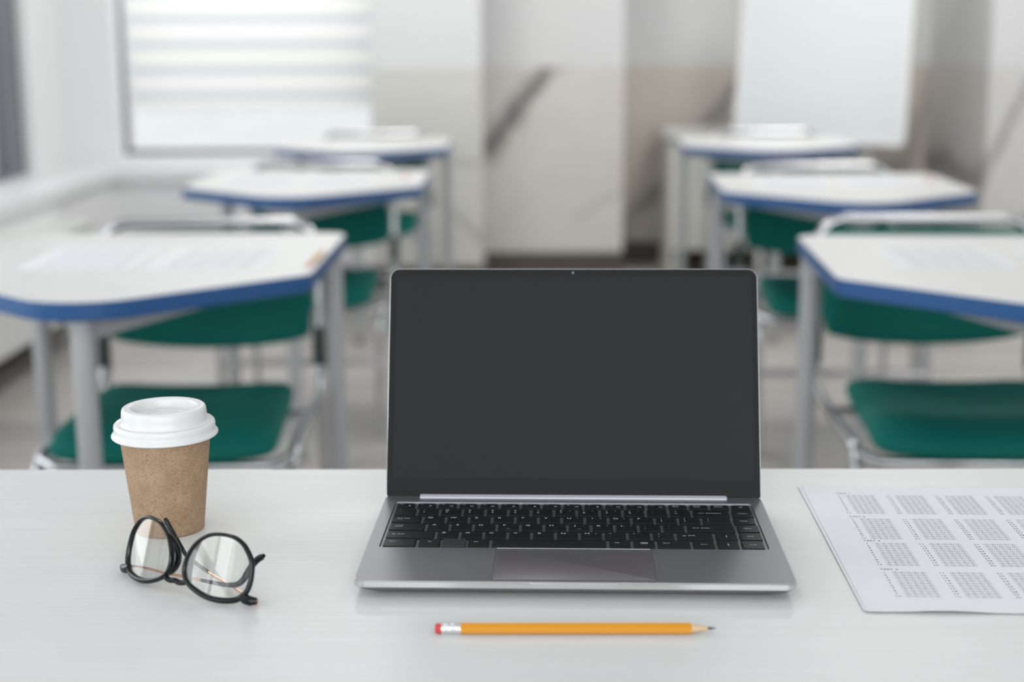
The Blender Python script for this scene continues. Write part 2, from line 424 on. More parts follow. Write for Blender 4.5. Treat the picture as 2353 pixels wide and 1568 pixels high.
# unseen ceiling panels, added as fill light for the room
for i, (x, y) in enumerate(CEIL):
    t = thing('ceiling_fill', 'flat square fill light added on the unseen classroom ceiling', 'fill light', (x, y, 2.8), 0, 'added ceiling fill lights')
    b = MB()
    for q in ((-.31, .31, -.31, -.29), (-.31, .31, .29, .31), (-.31, -.29, -.29, .29), (.29, .31, -.29, .29)): b.box(*q, -.03, 0)
    b.build('frame', m_fillframe, t, smooth=False)
    MB().box(-.29, .29, -.29, .29, -.012, 0).build('diffuser', m_filldiff, t, smooth=False)
    area('fill_light', (0, 0, -.02), (0, 0, -1), .56, .56, CEILP[i], (1, .98, .95), t)

# ------------------------------------------------------------------ student desks
HW, DD, VY = .345, .92, .33
outline = fillet([(0, 0, 0), (HW, VY, 0), (HW, DD, 0), (-HW, DD, 0), (-HW, VY, 0)], [.13, .05, .05, .05, .05], 7, True)
outline = [(p.x, p.y) for p in outline]
def make_desk():
    t = thing('student_desk', 'x', 'desk')
    H = .75
    ins = offset_poly(outline, .0012); ins2 = offset_poly(outline, .004)
    b = MB()
    b.stack([[(x, y, H-.032) for x, y in ins2], [(x, y, H-.029) for x, y in outline], [(x, y, H-.0022) for x, y in outline], [(x, y, H-.0006) for x, y in ins]], cap1=False)
    b.build('edge_band', m_blue, t)
    b = MB(); top = offset_poly(outline, .0013)
    b.stack([[(x, y, H-.028) for x, y in top], [(x, y, H) for x, y in top]])
    b.build('tabletop', m_deskwhite, t, smooth=False)
    legs = [(0, .11), (-.318, .868), (.318, .868)]
    for (x, y) in legs:
        b = MB(); b.tube([(x, y, .012), (x, y, .716)], .0195, 20); l = b.build('leg', m_greymetal, t)
        MB().lathe([(.021, 0), (.023, .004), (.022, .03), (.0205, .033)], 20, M=Matrix.Translation((x, y, 0))).build('foot_cap', m_footgrey, l)
    for i in range(3):
        a, c = Vector((*legs[i], 0)), Vector((*legs[(i+1) % 3], 0)); d = (c-a).normalized(); n = Vector((-d.y, d.x, 0))*.012
        b = MB(); a2, c2 = a+d*.018, c-d*.018
        b.stack([[p+n, p-n, p-n+Vector((0, 0, 0)), p+n] for p in ()] or [[a2-n+Vector((0, 0, .678)), a2+n+Vector((0, 0, .678)), a2+n+Vector((0, 0, .715)), a2-n+Vector((0, 0, .715))],
                 [c2-n+Vector((0, 0, .678)), c2+n+Vector((0, 0, .678)), c2+n+Vector((0, 0, .715)), c2-n+Vector((0, 0, .715))]])
        b.build('frame_rail', m_greymetal, t, smooth=False)
    return t

# ------------------------------------------------------------------ chairs (origin on the floor under the seat; sitter faces -Y)
def pillow(fmid, fn, th, ns=28, nt_=20, ex=6):
    """closed padded shell round a mid surface"""
    b = MB(); F = []; K = []
    for j in range(nt_+1):
        for i in range(ns+1):
            s = math.sin(PI/2*(-1+2*i/ns)); t = math.sin(PI/2*(-1+2*j/nt_))
            p = Vector(fmid(s, t)); n = Vector(fn(s, t)).normalized()
            h = th/2*math.sqrt(max(0, 1-abs(s)**ex))*math.sqrt(max(0, 1-abs(t)**ex))
            F.append(p+n*h); K.append(p-n*h)
    m = len(F); W = ns+1; fs = []
    for j in range(nt_):
        for i in range(ns):
            a = j*W+i; fs.append((a, a+1, a+W+1, a+W)); fs.append((m+a, m+a+W, m+a+W+1, m+a+1))
    b.add(F+K, fs); return b
def rsq(s, t, hx, hy, k=.10):
    """map the square to a rounded rectangle"""
    x = s*hx*(1-k*abs(t)**8*abs(s)**2); y = t*hy*(1-k*abs(s)**8*abs(t)**2)
    return x, y
def make_chair():
    t = thing('stacking_chair', 'x', 'chair')
    def smid(s, v):
        x, y = rsq(s, v, .209-.008*v, .215, .05)
        return (x, y, .418+.010*s*s-.030*max(0, -v-.55)**1.5*2+.010*max(0, v-.4))
    pillow(smid, lambda s, v: (0, -.35*max(0, -v-.5), 1), .056, ex=9).build('seat', m_green, t)
    def bmid(s, v):
        x, z = rsq(s, v, .222, 1., .04)
        lo = .487+.026*s*s; hi = .745
        zz = lo+(hi-lo)*(z+1)/2
        return (x, .395-.035*s*s+.02*(z), zz)
    pillow(bmid, lambda s, v: (.15*s, -1, .06), .036, ex=10).build('backrest', m_green, t)
    r = .0115
    back = fillet([(-.238, .355, .455), (-.238, .37, .60), (-.236, .395, .766), (.236, .395, .766), (.238, .37, .60), (.238, .355, .455)], [0, .1, .065, .065, .1, 0], 10)
    MB().tube(back, r, 14).build('back_frame', m_chrome, t)
    for sgn in (-1, 1):
        x = sgn*.238
        p = fillet([(x, .355, .455), (x, .335, .405), (x, .20, .392), (x, -.195, .392), (x*.97, -.215, .012)], [0, .05, .05, .075, 0], 10)
        MB().tube(p, r, 14).build('leg', m_chrome, t)
        MB().tube([(x, .355, .47), (x, .385, .24), (x, .41, .012)], r*.95, 14).build('leg', m_chrome, t)
        MB().tube([(x, .362, .535), (x, .357, .50), (x, .357, .45), (x, .362, .435)], [.013, .0155, .0155, .013], 14).build('joint_cover', m_bracket, t)
        for fx, fy in ((x*.97, -.215), (x, .41)):
            MB().lathe([(.013, 0), (.0135, .004), (.013, .016), (.0115, .018)], 14, M=Matrix.Translation((fx, fy, 0))).build('foot_cap', m_footgrey, t)
    MB().tube(fillet([(-.238, -.16, .388), (-.2, -.19, .376), (.2, -.19, .376), (.238, -.16, .388)], .03, 6), r*.9, 12).build('seat_frame', m_chrome, t)
    MB().tube([(-.238, .15, .388), (.238, .15, .388)], r*.9, 12).build('seat_frame', m_chrome, t)
    MB().tube([(-.232, -.212, .23), (.232, -.212, .23)], r*.8, 12).build('stretcher', m_chrome, t)
    return t

desk0 = make_desk(); chair0 = make_chair()
DESKS = [(-.700, 2.205, 0, 'white student desk with blue edge at the left, nearest behind the coffee cup'),
         (-.605, 3.83, 0.0, 'white student desk with blue edge, middle of the left row'),
         (-.600, 5.47, 0, 'white student desk with blue edge below the blind, farthest of the left row'),
         (.880, 2.105, -.07, 'white student desk with blue edge at the right, nearest behind the laptop'),
         (.905, 3.61, -.06, 'white student desk with blue edge, middle of the right row'),
         (1.015, 5.46, -.06, 'white student desk with blue edge before the flip chart, farthest right row')]
CHAIRS = [(-.656, 2.79, .03, 'green padded chrome chair behind the coffee cup, nearest of the left row'),
          (-.625, 4.39, 0, 'green padded chrome chair at the middle desk of the left row'),
          (-.600, 6.06, 0, 'green padded chrome chair by the blind, farthest of the left row'),
          (.895, 2.79, -.05, 'green padded chrome chair at the right, tucked under the nearest right desk'),
          (.945, 4.20, -.05, 'green padded chrome chair at the middle desk of the right row'),
          (1.105, 6.06, -.04, 'green padded chrome chair near the flip chart, farthest of the right row')]
for i, (x, y, rz, lab) in enumerate(DESKS):
    o = desk0 if i == 0 else copy_tree(desk0)
    o.location = (x, y, 0); o.rotation_euler = (0, 0, rz); tag(o, lab, 'desk', 'student desks in two rows')
for i, (x, y, rz, lab) in enumerate(CHAIRS):
    o = chair0 if i == 0 else copy_tree(chair0)
    o.location = (x, y, 0); o.rotation_euler = (0, 0, rz); tag(o, lab, 'chair', 'green chairs behind the student desks')

# ------------------------------------------------------------------ flip chart and teacher's desk at the far end
t = thing('flip_chart', 'white standing flip chart board tilted back at the right of the far wall', 'flip chart', (1.40, 6.66, 0), -.39)
Mt = Matrix.Translation((0, 0, .705)) @ Matrix.Rotation(-.20, 4, 'X')
b = MB(); b.stack([rrect(-.375, .375, 0, 1.05, .02, 0), rrect(-.375, .375, 0, 1.05, .02, .018)], M=Mt @ Matrix.Rotation(PI/2, 4, 'X'))
b.build('board', m_board, t)
b = MB(); lp = rrect(-.38, .38, -.005, 1.055, .022, 0)
b.tube([(p[0], -.009, p[1]) for p in lp], (.013, .014), 10, M=Mt, closed=True); b.build('board_frame', m_boardframe, t)
MB().box(-.30, .30, -.06, -.018, -.012, -.004, M=Mt).build('pen_tray', m_boardframe, t, smooth=False)
MB().box(-.2, .2, -.035, -.018, .98, 1.02, M=Mt).build('paper_clamp', m_boardframe, t, smooth=False)
for x in (-.26, .22):
    MB().tube([(x, .03, .012), (x, .05, .72), (x, .22, 1.55)], .017, 14).build('leg', m_boardframe, t)
MB().tube([(-.02, .42, .012), (-.02, .235, 1.5)], .014, 14).build('rear_leg', m_boardframe, t)

t = thing('teacher_desk', 'off-white melamine desk with a tall front panel by the far wall', 'desk', (1.29, 7.16, 0))
MB().box(-.53, .52, 0, .5, .70, .735).build('desktop', m_teacher, t, smooth=False)
MB().box(-.50, .49, .03, .05, .14, .70).build('front_panel', m_teacher, t, smooth=False)
for x in (-.50, .465): MB().box(x, x+.025, .05, .47, 0, .70).build('side_panel', m_teacher, t, smooth=False)

# ------------------------------------------------------------------ front table
TY = -.0134
t = thing('table', 'white wood-grain table in the foreground carrying the laptop', 'table', (0, 1.3243, 0), TY)
H = TZ
b = MB(); b.stack([rrect(-.95, .95, -.72, 0, .004, H-.027), rrect(-.951, .951, -.721, .001, .005, H-.0255), rrect(-.951, .951, -.721, .001, .005, H-.0012), rrect(-.95, .95, -.72, 0, .004, H)])
b.build('tabletop', m_table, t)
for x in (-.88, .88):
    for y in (-.65, -.07):
        MB().box(x-.02, x+.02, y-.02, y+.02, 0, H-.027).build('leg', m_greymetal, t, smooth=False)
b = MB(); b.box(-.86, .86, -.085, -.055, .665, H-.027); b.box(-.86, .86, -.665, -.635, .665, H-.027)
b.build('frame_rail', m_greymetal, t, smooth=False)

# ------------------------------------------------------------------ laptop (origin: middle of its front edge, on the table)
lap = thing('laptop', 'open slim grey laptop with a blank dark screen on the table', 'laptop', (.0442, .9906, TZ), -.0362)
W2, D, ZT = .1614, .207, .0138
k = 8
def rr(ins, z, r=.009): return rrect(-W2+ins, W2-ins, ins, D-ins, [r, r, r, r], z, k)
well_o = rrect(-.1512, .1508, .0728, .1868, .003, ZT, k); well_i = rrect(-.1506, .1502, .0731, .1862, .0028, ZT-.0014, k)
b = MB()
b.stack([rr(.012, .0014), rr(.0035, .0058), rr(.0005, .0084), rr(0, .0092), rr(.0001, ZT-.0009), rr(.0011, ZT)], mat=[0, 0, 1, 1, 1], cap1=False)
n = len(well_o); vs = rr(.0011, ZT)+well_o+well_i
fs = [(i, (i+1) % n, n+(i+1) % n, n+i) for i in range(n)]+[(n+i, n+(i+1) % n, 2*n+(i+1) % n, 2*n+i) for i in range(n)]+[tuple(range(2*n, 3*n))]
b.add(vs, fs, [0]*n+[0]*n+[2])
body = b.build('base', [m_deck, m_rim, m_well], lap, ang=25)
MB().stack([rrect(-.0322, .0318, -.0005, .0030, .0008, ZT-.0034, 3), rrect(-.0322, .0318, -.0005, .0030, .0008, ZT-.0012, 3), rrect(-.0318, .0314, .0002, .0030, .0008, ZT-.0003, 3)]).build('finger_notch', m_rim, lap)
for x in (-.13, .13):
    for y in (.034, .180): MB().lathe([(.005, 0), (.0052, .0012), (.0048, .0022)], 16, M=Matrix.Translation((x, y, 0))).build('rubber_foot', m_rubber, lap)
b = MB(); b.stack([rrect(-.0601, .0597, .0038, .0712, .0016, ZT+.00004), rrect(-.0600, .0596, .0039, .0711, .0016, ZT+.00008)])
b.build('touchpad_gap', m_groove, lap)
b = MB(); b.stack([rrect(-.0597, .0594, .0042, .0707, .0014, ZT+.00005), rrect(-.0597, .0594, .0042, .0707, .0014, ZT+.0002), rrect(-.0593, .0590, .0046, .0703, .0012, ZT+.00045)], mat=[0, 0, 0])
pad = b.build('touchpad', [m_pad], lap)
MB().add([(-.0592, .0706, ZT+.0002), (.0588, .0706, ZT+.0002), (.0588, .0711, ZT+.0007), (-.0592, .0711, ZT+.0007), (-.0592, .0712, ZT), (.0588, .0712, ZT)], [(0, 1, 2, 3), (3, 2, 5, 4)]).build('touchpad_edge', m_rim, pad, smooth=False)  # bright metal strip stands in for light caught by the recess's far wall
MB().stack([rrect(-.1312, .1314, .1962, .2034, .0008, ZT+.0001), rrect(-.1312, .1314, .1962, .2034, .0008, ZT+.0016)]).build('hinge_bar', m_strip, lap)

# keys
ZK = ZT-.0014
def legend(b, txt, x, y, h, sx=1.15):
    v, f = glyph(txt, h*1.38, 3, 'LEFT' if len(txt) > 1 else 'CENTER')
    b.add([(x+p[0]*sx, y+p[1], ZT+.00052) for p in v], f, 1)
def bar(b, x0, x1, y0, y1): b.add([(x0, y0, ZT+.00052), (x1, y0, ZT+.00052), (x1, y1, ZT+.00052), (x0, y1, ZT+.00052)], [(0, 1, 2, 3)], 1)
def arrow(b, x, y, dx, dy, L=.0042):
    if dx:
        bar(b, x-L/2, x+L/2, y-.00018, y+.00018); e = x+dx*L/2
        b.add([(e, y, ZT+.00052), (e-dx*.0014, y+.0008, ZT+.00052), (e-dx*.0014, y-.0008, ZT+.00052)], [(0, 1, 2) if dx < 0 else (0, 2, 1)][:1] if False else [(0, 1, 2)], 1)
    else:
        bar(b, x-.00018, x+.00018, y-L/2, y+L/2); e = y+dy*L/2
        b.add([(x, e, ZT+.00052), (x-.0008, e-dy*.0014, ZT+.00052), (x+.0008, e-dy*.0014, ZT+.00052)], [(0, 1, 2)], 1)
def key(x0, x1, y0, y1, leg=(), blank=False, extra=None):
    b = MB(); r = .0013
    b.stack([rrect(x0, x1, y0, y1, r, ZK, 3), rrect(x0, x1, y0, y1, r, ZT+.0001, 3), rrect(x0+.0004, x1-.0004, y0+.0004, y1-.0004, r, ZT+.0005, 3)])
    for a in leg: legend(b, a[0], x0+a[1]*.001, y1-a[2]*.001, a[3]*.001)
    if extra: extra(b, x0, x1, y0, y1)
    o = b.build('key', [m_keyblank if blank else m_key, m_legend], lap, ang=30)
    return o
U, GAP = .019, .0026
def row(x0, y0, y1, items):
    x = x0
    for it in items:
        wd = it[0]; key(x, x+wd, y0, y1, it[1] if len(it) > 1 else (), *(it[2:] if len(it) > 2 else ()))
        x += wd+GAP
KW = .0164
L1 = lambda s: [(s, 4.9, 3.9, 3.4)]
def icon(kind):
    def f(b, x0, x1, y0, y1):
        x = x1-.0042; y = (y0+y1)/2-.001
        if kind == 0: bar(b, x-.0008, x+.0008, y-.0008, y+.0008)
        elif kind == 1: bar(b, x-.0012, x-.0005, y-.0005, y+.0005); bar(b, x-.0004, x+.0003, y-.001, y+.001); bar(b, x+.0009, x+.0011, y-.0008, y+.0008)
        elif kind == 2: bar(b, x-.0014, x-.0006, y-.0008, y+.0008); bar(b, x-.0002, x+.0002, y-.0008, y+.0008); bar(b, x+.0007, x+.0011, y-.0008, y+.0008)
        else: bar(b, x-.0014, x+.0014, y+.0006, y+.0009); bar(b, x-.0014, x+.0014, y-.0009, y-.0006); bar(b, x-.0014, x-.0011, y-.0006, y+.0006); bar(b, x+.0011, x+.0014, y-.0006, y+.0006)
    return f
fw = (.1480+.1484-16*GAP)/17
frow = [(fw, [('Esc', 2.5, 2.6, 1.5)], False, icon(0))]+[(fw, [('F%d' % (i+1), 2.5, 2.6, 1.5)], False, icon((1, 3, 2, 2, 1, 0, 1, 3, 0, 3, 3, 3)[i])) for i in range(12)]
frow += [(fw, [('Pause', 3, 2.8, 1.5), ('Break', 3, 5.4, 1.5)]), (fw, [('Prt Sc', 3, 2.8, 1.5), ('SysRq', 3, 5.4, 1.5)]), (fw, [('Delete', 3, 2.8, 1.5), ('NumLk', 3, 5.4, 1.5)])]
def power(b, x0, x1, y0, y1):
    cx, cy = (x0+x1)/2, (y0+y1)/2+.0005
    for i in range(11):
        a = PI*.72+(2*PI*.78)*i/11; a2 = a+2*PI*.78/11
        b.add([(cx+r*math.cos(q), cy+r*math.sin(q), ZT+.00052) for q, r in ((a, .0011), (a, .0014), (a2, .0014), (a2, .0011))], [(0, 3, 2, 1)], 1)
    bar(b, cx-.00015, cx+.00015, cy, cy+.0016)
frow += [(fw, [], False, power)]
row(-.1484, .1705, .1812, frow)
row(-.1484, .1505, .1675, [(.0172, [('~', 4.4, 3.6, 2.4), ('`', 4.4, 9, 2.6)])]+[(KW, [(a, 4.6, 3.8, 2.3), (c, 4.6, 9.0, 2.6)]+([(n_, 11.8, 3.8, 1.4)] if n_ else [])) for a, c, n_ in
    (('!', '1', ''), ('@', '2', ''), ('#', '3', ''), ('$', '4', ''), ('%', '5', ''), ('^', '6', ''), ('&', '7', '7'), ('*', '8', '8'), ('(', '9', '9'), (')', '0', '*'), ('_', '-', ''), ('+', '=', ''))]
    +[(.0296, [('Backspace', 10.6, 8.2, 1.9)], False, lambda b, x0, x1, y0, y1: arrow(b, x0+.0065, y1-.0082, -1, 0, .005)), (.0168, [('Home', 4.6, 8.6, 1.9)])])
def tabx(b, x0, x1, y0, y1): arrow(b, x0+.0062, y1-.0055, -1, 0, .0048); arrow(b, x0+.0062, y1-.0082, 1, 0, .0048)
row(-.1484, .1322, .1478, [(.0236, [('Tab', 9.6, 6.6, 2.0)], False, tabx)]+[(KW, L1(c)+([(n_, 11.8, 3.8, 1.4)] if n_ else [])) for c, n_ in zip('QWERTYUIOP', ['']*6+['4', '5', '6', ''])]
    +[(KW, [('{', 4.2, 3.4, 2.2), ('[', 4.2, 9, 2.2)]), (KW, [('}', 4.2, 3.4, 2.2), (']', 4.2, 9, 2.2)]), (.0224, [('|', 4.2, 3.4, 2.2), ('\\', 4.2, 9, 2.2)]), (.0168, [('PgUp', 4.6, 7.8, 1.9)])])
def entx(b, x0, x1, y0, y1): arrow(b, x0+.0066, y1-.0078, -1, 0, .0054); bar(b, x0+.0091, x0+.0094, y1-.0079, y1-.0062)
row(-.1484, .1128, .1294, [(.0283, [('Caps', 4.4, 5.2, 2.0), ('Lock', 4.4, 8.4, 2.0)])]+[(KW, L1(c)+([(n_, 11.8, 3.8, 1.4)] if n_ else []), False, (lambda b, x0, x1, y0, y1: bar(b, (x0+x1)/2-.0015, (x0+x1)/2+.0015, y0+.0042, y0+.0045)) if c in 'FJ' else None) for c, n_ in zip('ASDFGHJKL', ['']*6+['1', '2', '3'])]
    +[(KW, [(':', 4.2, 3.4, 2.0), (';', 4.2, 9, 2.0)]), (KW, [('"', 4.2, 3.4, 2.2), ("'", 4.2, 9, 2.2)]), (.0376, [('Enter', 11.0, 7.6, 2.1)], False, entx), (.0168, [('PgDn', 4.6, 7.8, 1.9)])])
def shx(b, x0, x1, y0, y1):
    x, y = x0+.0055, y1-.0074
    b.add([(x+px*.001, y+py*.001, ZT+.00052) for px, py in ((-1.8, -.1), (0, 1.3), (1.8, -.1), (.9, -.1), (.9, -1.1), (-.9, -1.1), (-.9, -.1), (-1.2, .1), (0, 1.0), (1.2, .1), (.6, .1), (.6, -.8), (-.6, -.8), (-.6, .1))],
          [(0, 1, 8, 7), (1, 2, 9, 8), (2, 3, 10, 9), (3, 4, 11, 10), (4, 5, 12, 11), (5, 6, 13, 12), (6, 0, 7, 13)], 1)
row(-.1484, .0937, .1102, [(.0378, [('Shift', 8.4, 7.4, 2.1)], False, shx)]+[(KW, L1(c)+([(n_, 11.8, 3.8, 1.4)] if n_ else [])) for c, n_ in zip('ZXCVBNM', ['']*6+['0'])]
    +[(KW, [('<', 4.2, 3.2, 2.2), (',', 4.2, 9, 2.2)]), (KW, [('>', 4.2, 3.2, 2.2), ('.', 4.2, 9, 2.2)]), (KW, [('?', 4.6, 3.6, 2.6), ('/', 4.6, 9, 2.6), ('+', 11.8, 3.6, 1.4)]), (.0278, [('Shift', 8.4, 7.0, 2.1)], False, shx),
      (KW, [], False, lambda b, x0, x1, y0, y1: arrow(b, (x0+x1)/2, (y0+y1)/2, 0, 1, .005)), (.0168, [('End', 6, 7.8, 1.9)])])
menu = lambda b, x0, x1, y0, y1: [bar(b, x0+.0055+q[0]*.001, x0+.0055+q[1]*.001, y1-.0085+q[2]*.001, y1-.0085+q[3]*.001) for q in ((0, 5.4, 0, .35), (0, 5.4, 3.4, 3.75), (0, .35, .35, 3.4), (5.05, 5.4, .35, 3.4), (1.2, 4.2, 2.4, 2.7), (1.2, 4.2, 1.7, 2.0), (1.2, 4.2, 1., 1.3))]
row(-.1484, .0741, .0915, [(.0249, [('Ctrl', 4, 6.2, 2.0)]), (KW, [('Fn', 6.8, 6.4, 2.0)])])
key(-.1030, -.0842, .0748, .0925, (), True)
row(-.0824, .0741, .0915, [(KW-.0002, [('Alt', 4, 6.2, 2.0)]), (.0889,), (KW-.0002, [('Alt', 4, 6.2, 2.0)]), (KW-.0002, [], False, menu), (.0250, [('Ctrl', 4, 6.2, 2.0)]),
    (KW-.0002, [], False, lambda b, x0, x1, y0, y1: arrow(b, (x0+x1)/2, (y0+y1)/2, -1, 0, .006)), (KW-.0002, [], False, lambda b, x0, x1, y0, y1: arrow(b, (x0+x1)/2, (y0+y1)/2, 0, -1, .005)),
    (.0166, [], False, lambda b, x0, x1, y0, y1: arrow(b, (x0+x1)/2, (y0+y1)/2, 1, 0, .006))])

# lid: local plane x across, y up the lid, z towards the viewer
Ml = Matrix.Translation((0, .2030, ZT-.0006)) @ Matrix.Rotation(PI/2-.3426, 4, 'X')
LH = .2006
b = MB(); LR = [.009, .009, .003, .003]; LR2 = [.0082, .0082, .0025, .0025]
b.stack([rrect(-.1607, .1607, .000, LH-.001, LR2, -.0050, k), rrect(-.1614, .1614, -.001, LH, LR, -.0035, k), rrect(-.1614, .1614, -.001, LH, LR, -.0004, k), rrect(-.1607, .1607, -.0002, LH-.0007, LR2, 0, k)], M=Ml)
b.build('lid', m_rim, lap, ang=25)
b = MB(); b.stack([rrect(-.1607, .1607, -.0002, LH-.0007, LR2, -.0001, k), rrect(-.1606, .1606, -.0001, LH-.0008, LR2, .0004, k)], M=Ml)
bez = b.build('screen_bezel', m_bezel, lap, ang=25)
b = MB(); b.stack([rrect(-.1553, .1557, .0163, LH-.0070, .0004, .0003, 2), rrect(-.1553, .1557, .0163, LH-.0070, .0004, .00052, 2)], M=Ml)
b.build('screen', m_screen, lap)
b = MB(); b.lathe([(.0011, .0003), (.0011, .00055), (.0009, .0006)], 16, M=Ml @ Matrix.Translation((0, LH-.0037, 0))); b.build('webcam', m_camdot, lap)
b = MB(); b.box(-.150, .150, .2020, .2068, ZT-.0015, ZT+.0010); b.build('hinge', m_groove, lap)

# ------------------------------------------------------------------ printed answer sheets
ring = []
def sheet_mesh(zf, sheet_mat_only=True):
    b = MB(); nx_, ny_ = 14, 18
    vs = [(.21*i/nx_, .297*j/ny_, zf(.21*i/nx_, .297*j/ny_)) for j in range(ny_+1) for i in range(nx_+1)]
    W = nx_+1; m = len(vs); vs2 = [(x, y, z-.0001) for x, y, z in vs]
    fs = []
    for j in range(ny_):
        for i in range(nx_):
            a = j*W+i; fs += [(a, a+1, a+W+1, a+W), (m+a, m+a+W, m+a+W+1, m+a+1)]
    rim = list(range(W))+[j*W+nx_ for j in range(1, ny_+1)]+[ny_*W+i for i in range(nx_-1, -1, -1)]+[j*W for j in range(ny_-1, 0, -1)]
    for i in range(len(rim)):
        a, c = rim[i], rim[(i+1) % len(rim)]; fs.append((a, m+a, m+c, c))
    return b.add(vs+vs2, fs)
def print_mesh(zf, fine=True):
    b = MB()
    def put(v, f, x, y): b.add([(x+p[0], y+p[1], zf(x+p[0], y+p[1])+.00012) for p in v], f)
    seg = 14 if fine else 6
    rv = []; rf = []
    for i in range(seg):
        a = 2*PI*i/seg; c, s = math.cos(a), math.sin(a)
        rv += [(.00215*c, .00200*s), (.00196*c, .00181*s)]
        rf.append((2*i, (2*i+2) % (2*seg), (2*i+3) % (2*seg), 2*i+1))
    for k_, ty in enumerate((.2770, .2118, .1504, .0852)):
        v, f = glyph('TEST %d' % (k_+1), .0038, 2, 'LEFT'); put([(p[0]*1.25, p[1]) for p in v], f, .0266, ty)
        for cidx in range(4):
            x0 = .0290+.0433*cidx
            for r_ in range(10):
                y = ty-.0068-.00535*r_; num = cidx*10+r_+1
                v, f = glyph(str(num), .0038, 1); put([(p[0]*1.2, p[1]) for p in v], f, x0-.0005, y)
                for c in range(5):
                    x = x0+.0077+.0052*c
                    put(rv, rf, x, y)
                    v, f = glyph(('ABCDE', 'FGHJK')[r_ % 2][c], .0026, 1); put(v, f, x, y)
    return b
def zf_main(x, y):
    e = max(0, .03-y)/.03
    return .0008+.0016*e*math.sin(min(1, max(0, (x-.01)/.09))*PI)**2+.0012*e*math.sin(min(1, max(0, (x-.10)/.12))*PI)**2+.0006*math.exp(-((x)/.02)**2)
PA = -.0419
corner = Vector((.24991, .96427, 0))
for i, (dx, dy, da, dz, lab) in enumerate(((.0, .0, 0, .0, 'printed answer sheet with rows of bubbles, topmost beside the laptop'),
                                          (-.0018, .0016, .0045, -.0004, 'white sheet lying directly under the topmost answer sheet beside the laptop'),
                                          (.0006, .0012, .0075, -.0007, 'white sheet at the bottom of the pile beside the laptop'))):
    t = thing('answer_sheet', lab, 'paper', (corner.x+dx, corner.y+dy, TZ+dz+.0002), PA+da, 'answer sheets piled beside the laptop')
    sh = sheet_mesh(zf_main).build('paper', m_paper, t)
    if i == 0: print_mesh(zf_main).build('print', m_ink, t, smooth=False)
flat = lambda x, y: .0003
s0 = thing('answer_sheet', 'x', 'paper')
sheet_mesh(flat).build('paper', m_paper, s0); print_mesh(flat, False).build('print', m_ink, s0, smooth=False)
SHEETS = [(-.905, 2.60, .02, 'printed sheet at the left on the nearest left student desk'), (-.668, 2.595, -.01, 'printed sheet at the right on the nearest left student desk'),
          (-.865, 4.24, .02, 'printed sheet at the left on the middle desk of the left row'), (-.625, 4.24, -.02, 'printed sheet at the right on the middle desk of the left row'),
          (-.70, 5.86, .0, 'printed sheet on the farthest desk of the left row'),
          (.700, 2.565, -.05, 'printed sheet at the left on the nearest right student desk'), (.955, 2.56, -.08, 'printed sheet at the right on the nearest right student desk'),
          (.700, 4.06, -.06, 'printed sheet at the left on the middle desk of the right row'), (.950, 4.05, -.06, 'printed sheet at the right on the middle desk of the right row'),
          (.93, 5.80, -.06, 'printed sheet on the farthest desk of the right row')]
for i, (x, y, rz, lab) in enumerate(SHEETS):
    o = s0 if i == 0 else copy_tree(s0)
    o.location = (x, y, .7502); o.rotation_euler = (0, 0, rz); tag(o, lab, 'paper', 'answer sheets on the student desks')

# ------------------------------------------------------------------ coffee cup
t = thing('coffee_cup', 'brown speckled paper coffee cup with a white plastic lid', 'cup', (-.2873, 1.158, TZ+.0002), .5)
b = MB(); b.lathe([(.0262, .004), (.0272, .0), (.0283, .0004), (.0284, .002), (.0373, .0865), (.0378, .0868), (.0378, .0885), (.0365, .0885)], 96); b.build('cup_body', m_cup, t, ang=50)
b = MB()
prof = [(.0385, .0800), (.0424, .0806), (.0432, .0814), (.0433, .0824), (.0424, .0838), (.0410, .0850), (.0410, .0868), (.0412, .0892), (.0408, .0912), (.0398, .0922), (.0380, .0920), (.0368, .0914), (.0355, .0920),
        (.0348, .0936), (.0345, .0985), (.0342, .1025), (.0336, .1042), (.0326, .1050), (.0312, .1053), (.0284, .1052), (.0270, .1046), (.0262, .1030), (.0258, .0990), (.0252, .0978), (.0236, .0972), (.0120, .0972), (.0, .0974)]
loops = []
for r, z in prof:
    L_ = []
    for q in range(96):
        a = 2*PI*q/96
        zz = z
        if r < .0275 and r > 0: zz = z
        L_.append((max(r, 1e-5)*math.cos(a), max(r, 1e-5)*math.sin(a), zz))
    loops.append(L_)
b.stack(loops); b.build('lid', m_lid, t, ang=50)
# raised lettering-free mouldings and the sip tab in the recessed top
b = MB(); b.tube([(.017*math.cos(a), .017*math.sin(a), .0974) for a in [2*PI*q/40 for q in range(40)]], (.0008, .0012), 8, closed=True)
b.lathe([(.0062, .0970), (.0060, .0984), (.0048, .0988), (.0, .0988)], 24, M=Matrix.Translation((-.013, -.008, 0)))
b.build('lid_moulding', m_lid, t)
b = MB(); b.lathe([(.0022, .0980), (.0022, .0990), (.0018, .0992)], 12, M=Matrix.Translation((-.013, -.008, 0))); b.build('sip_button', m_lid, t)

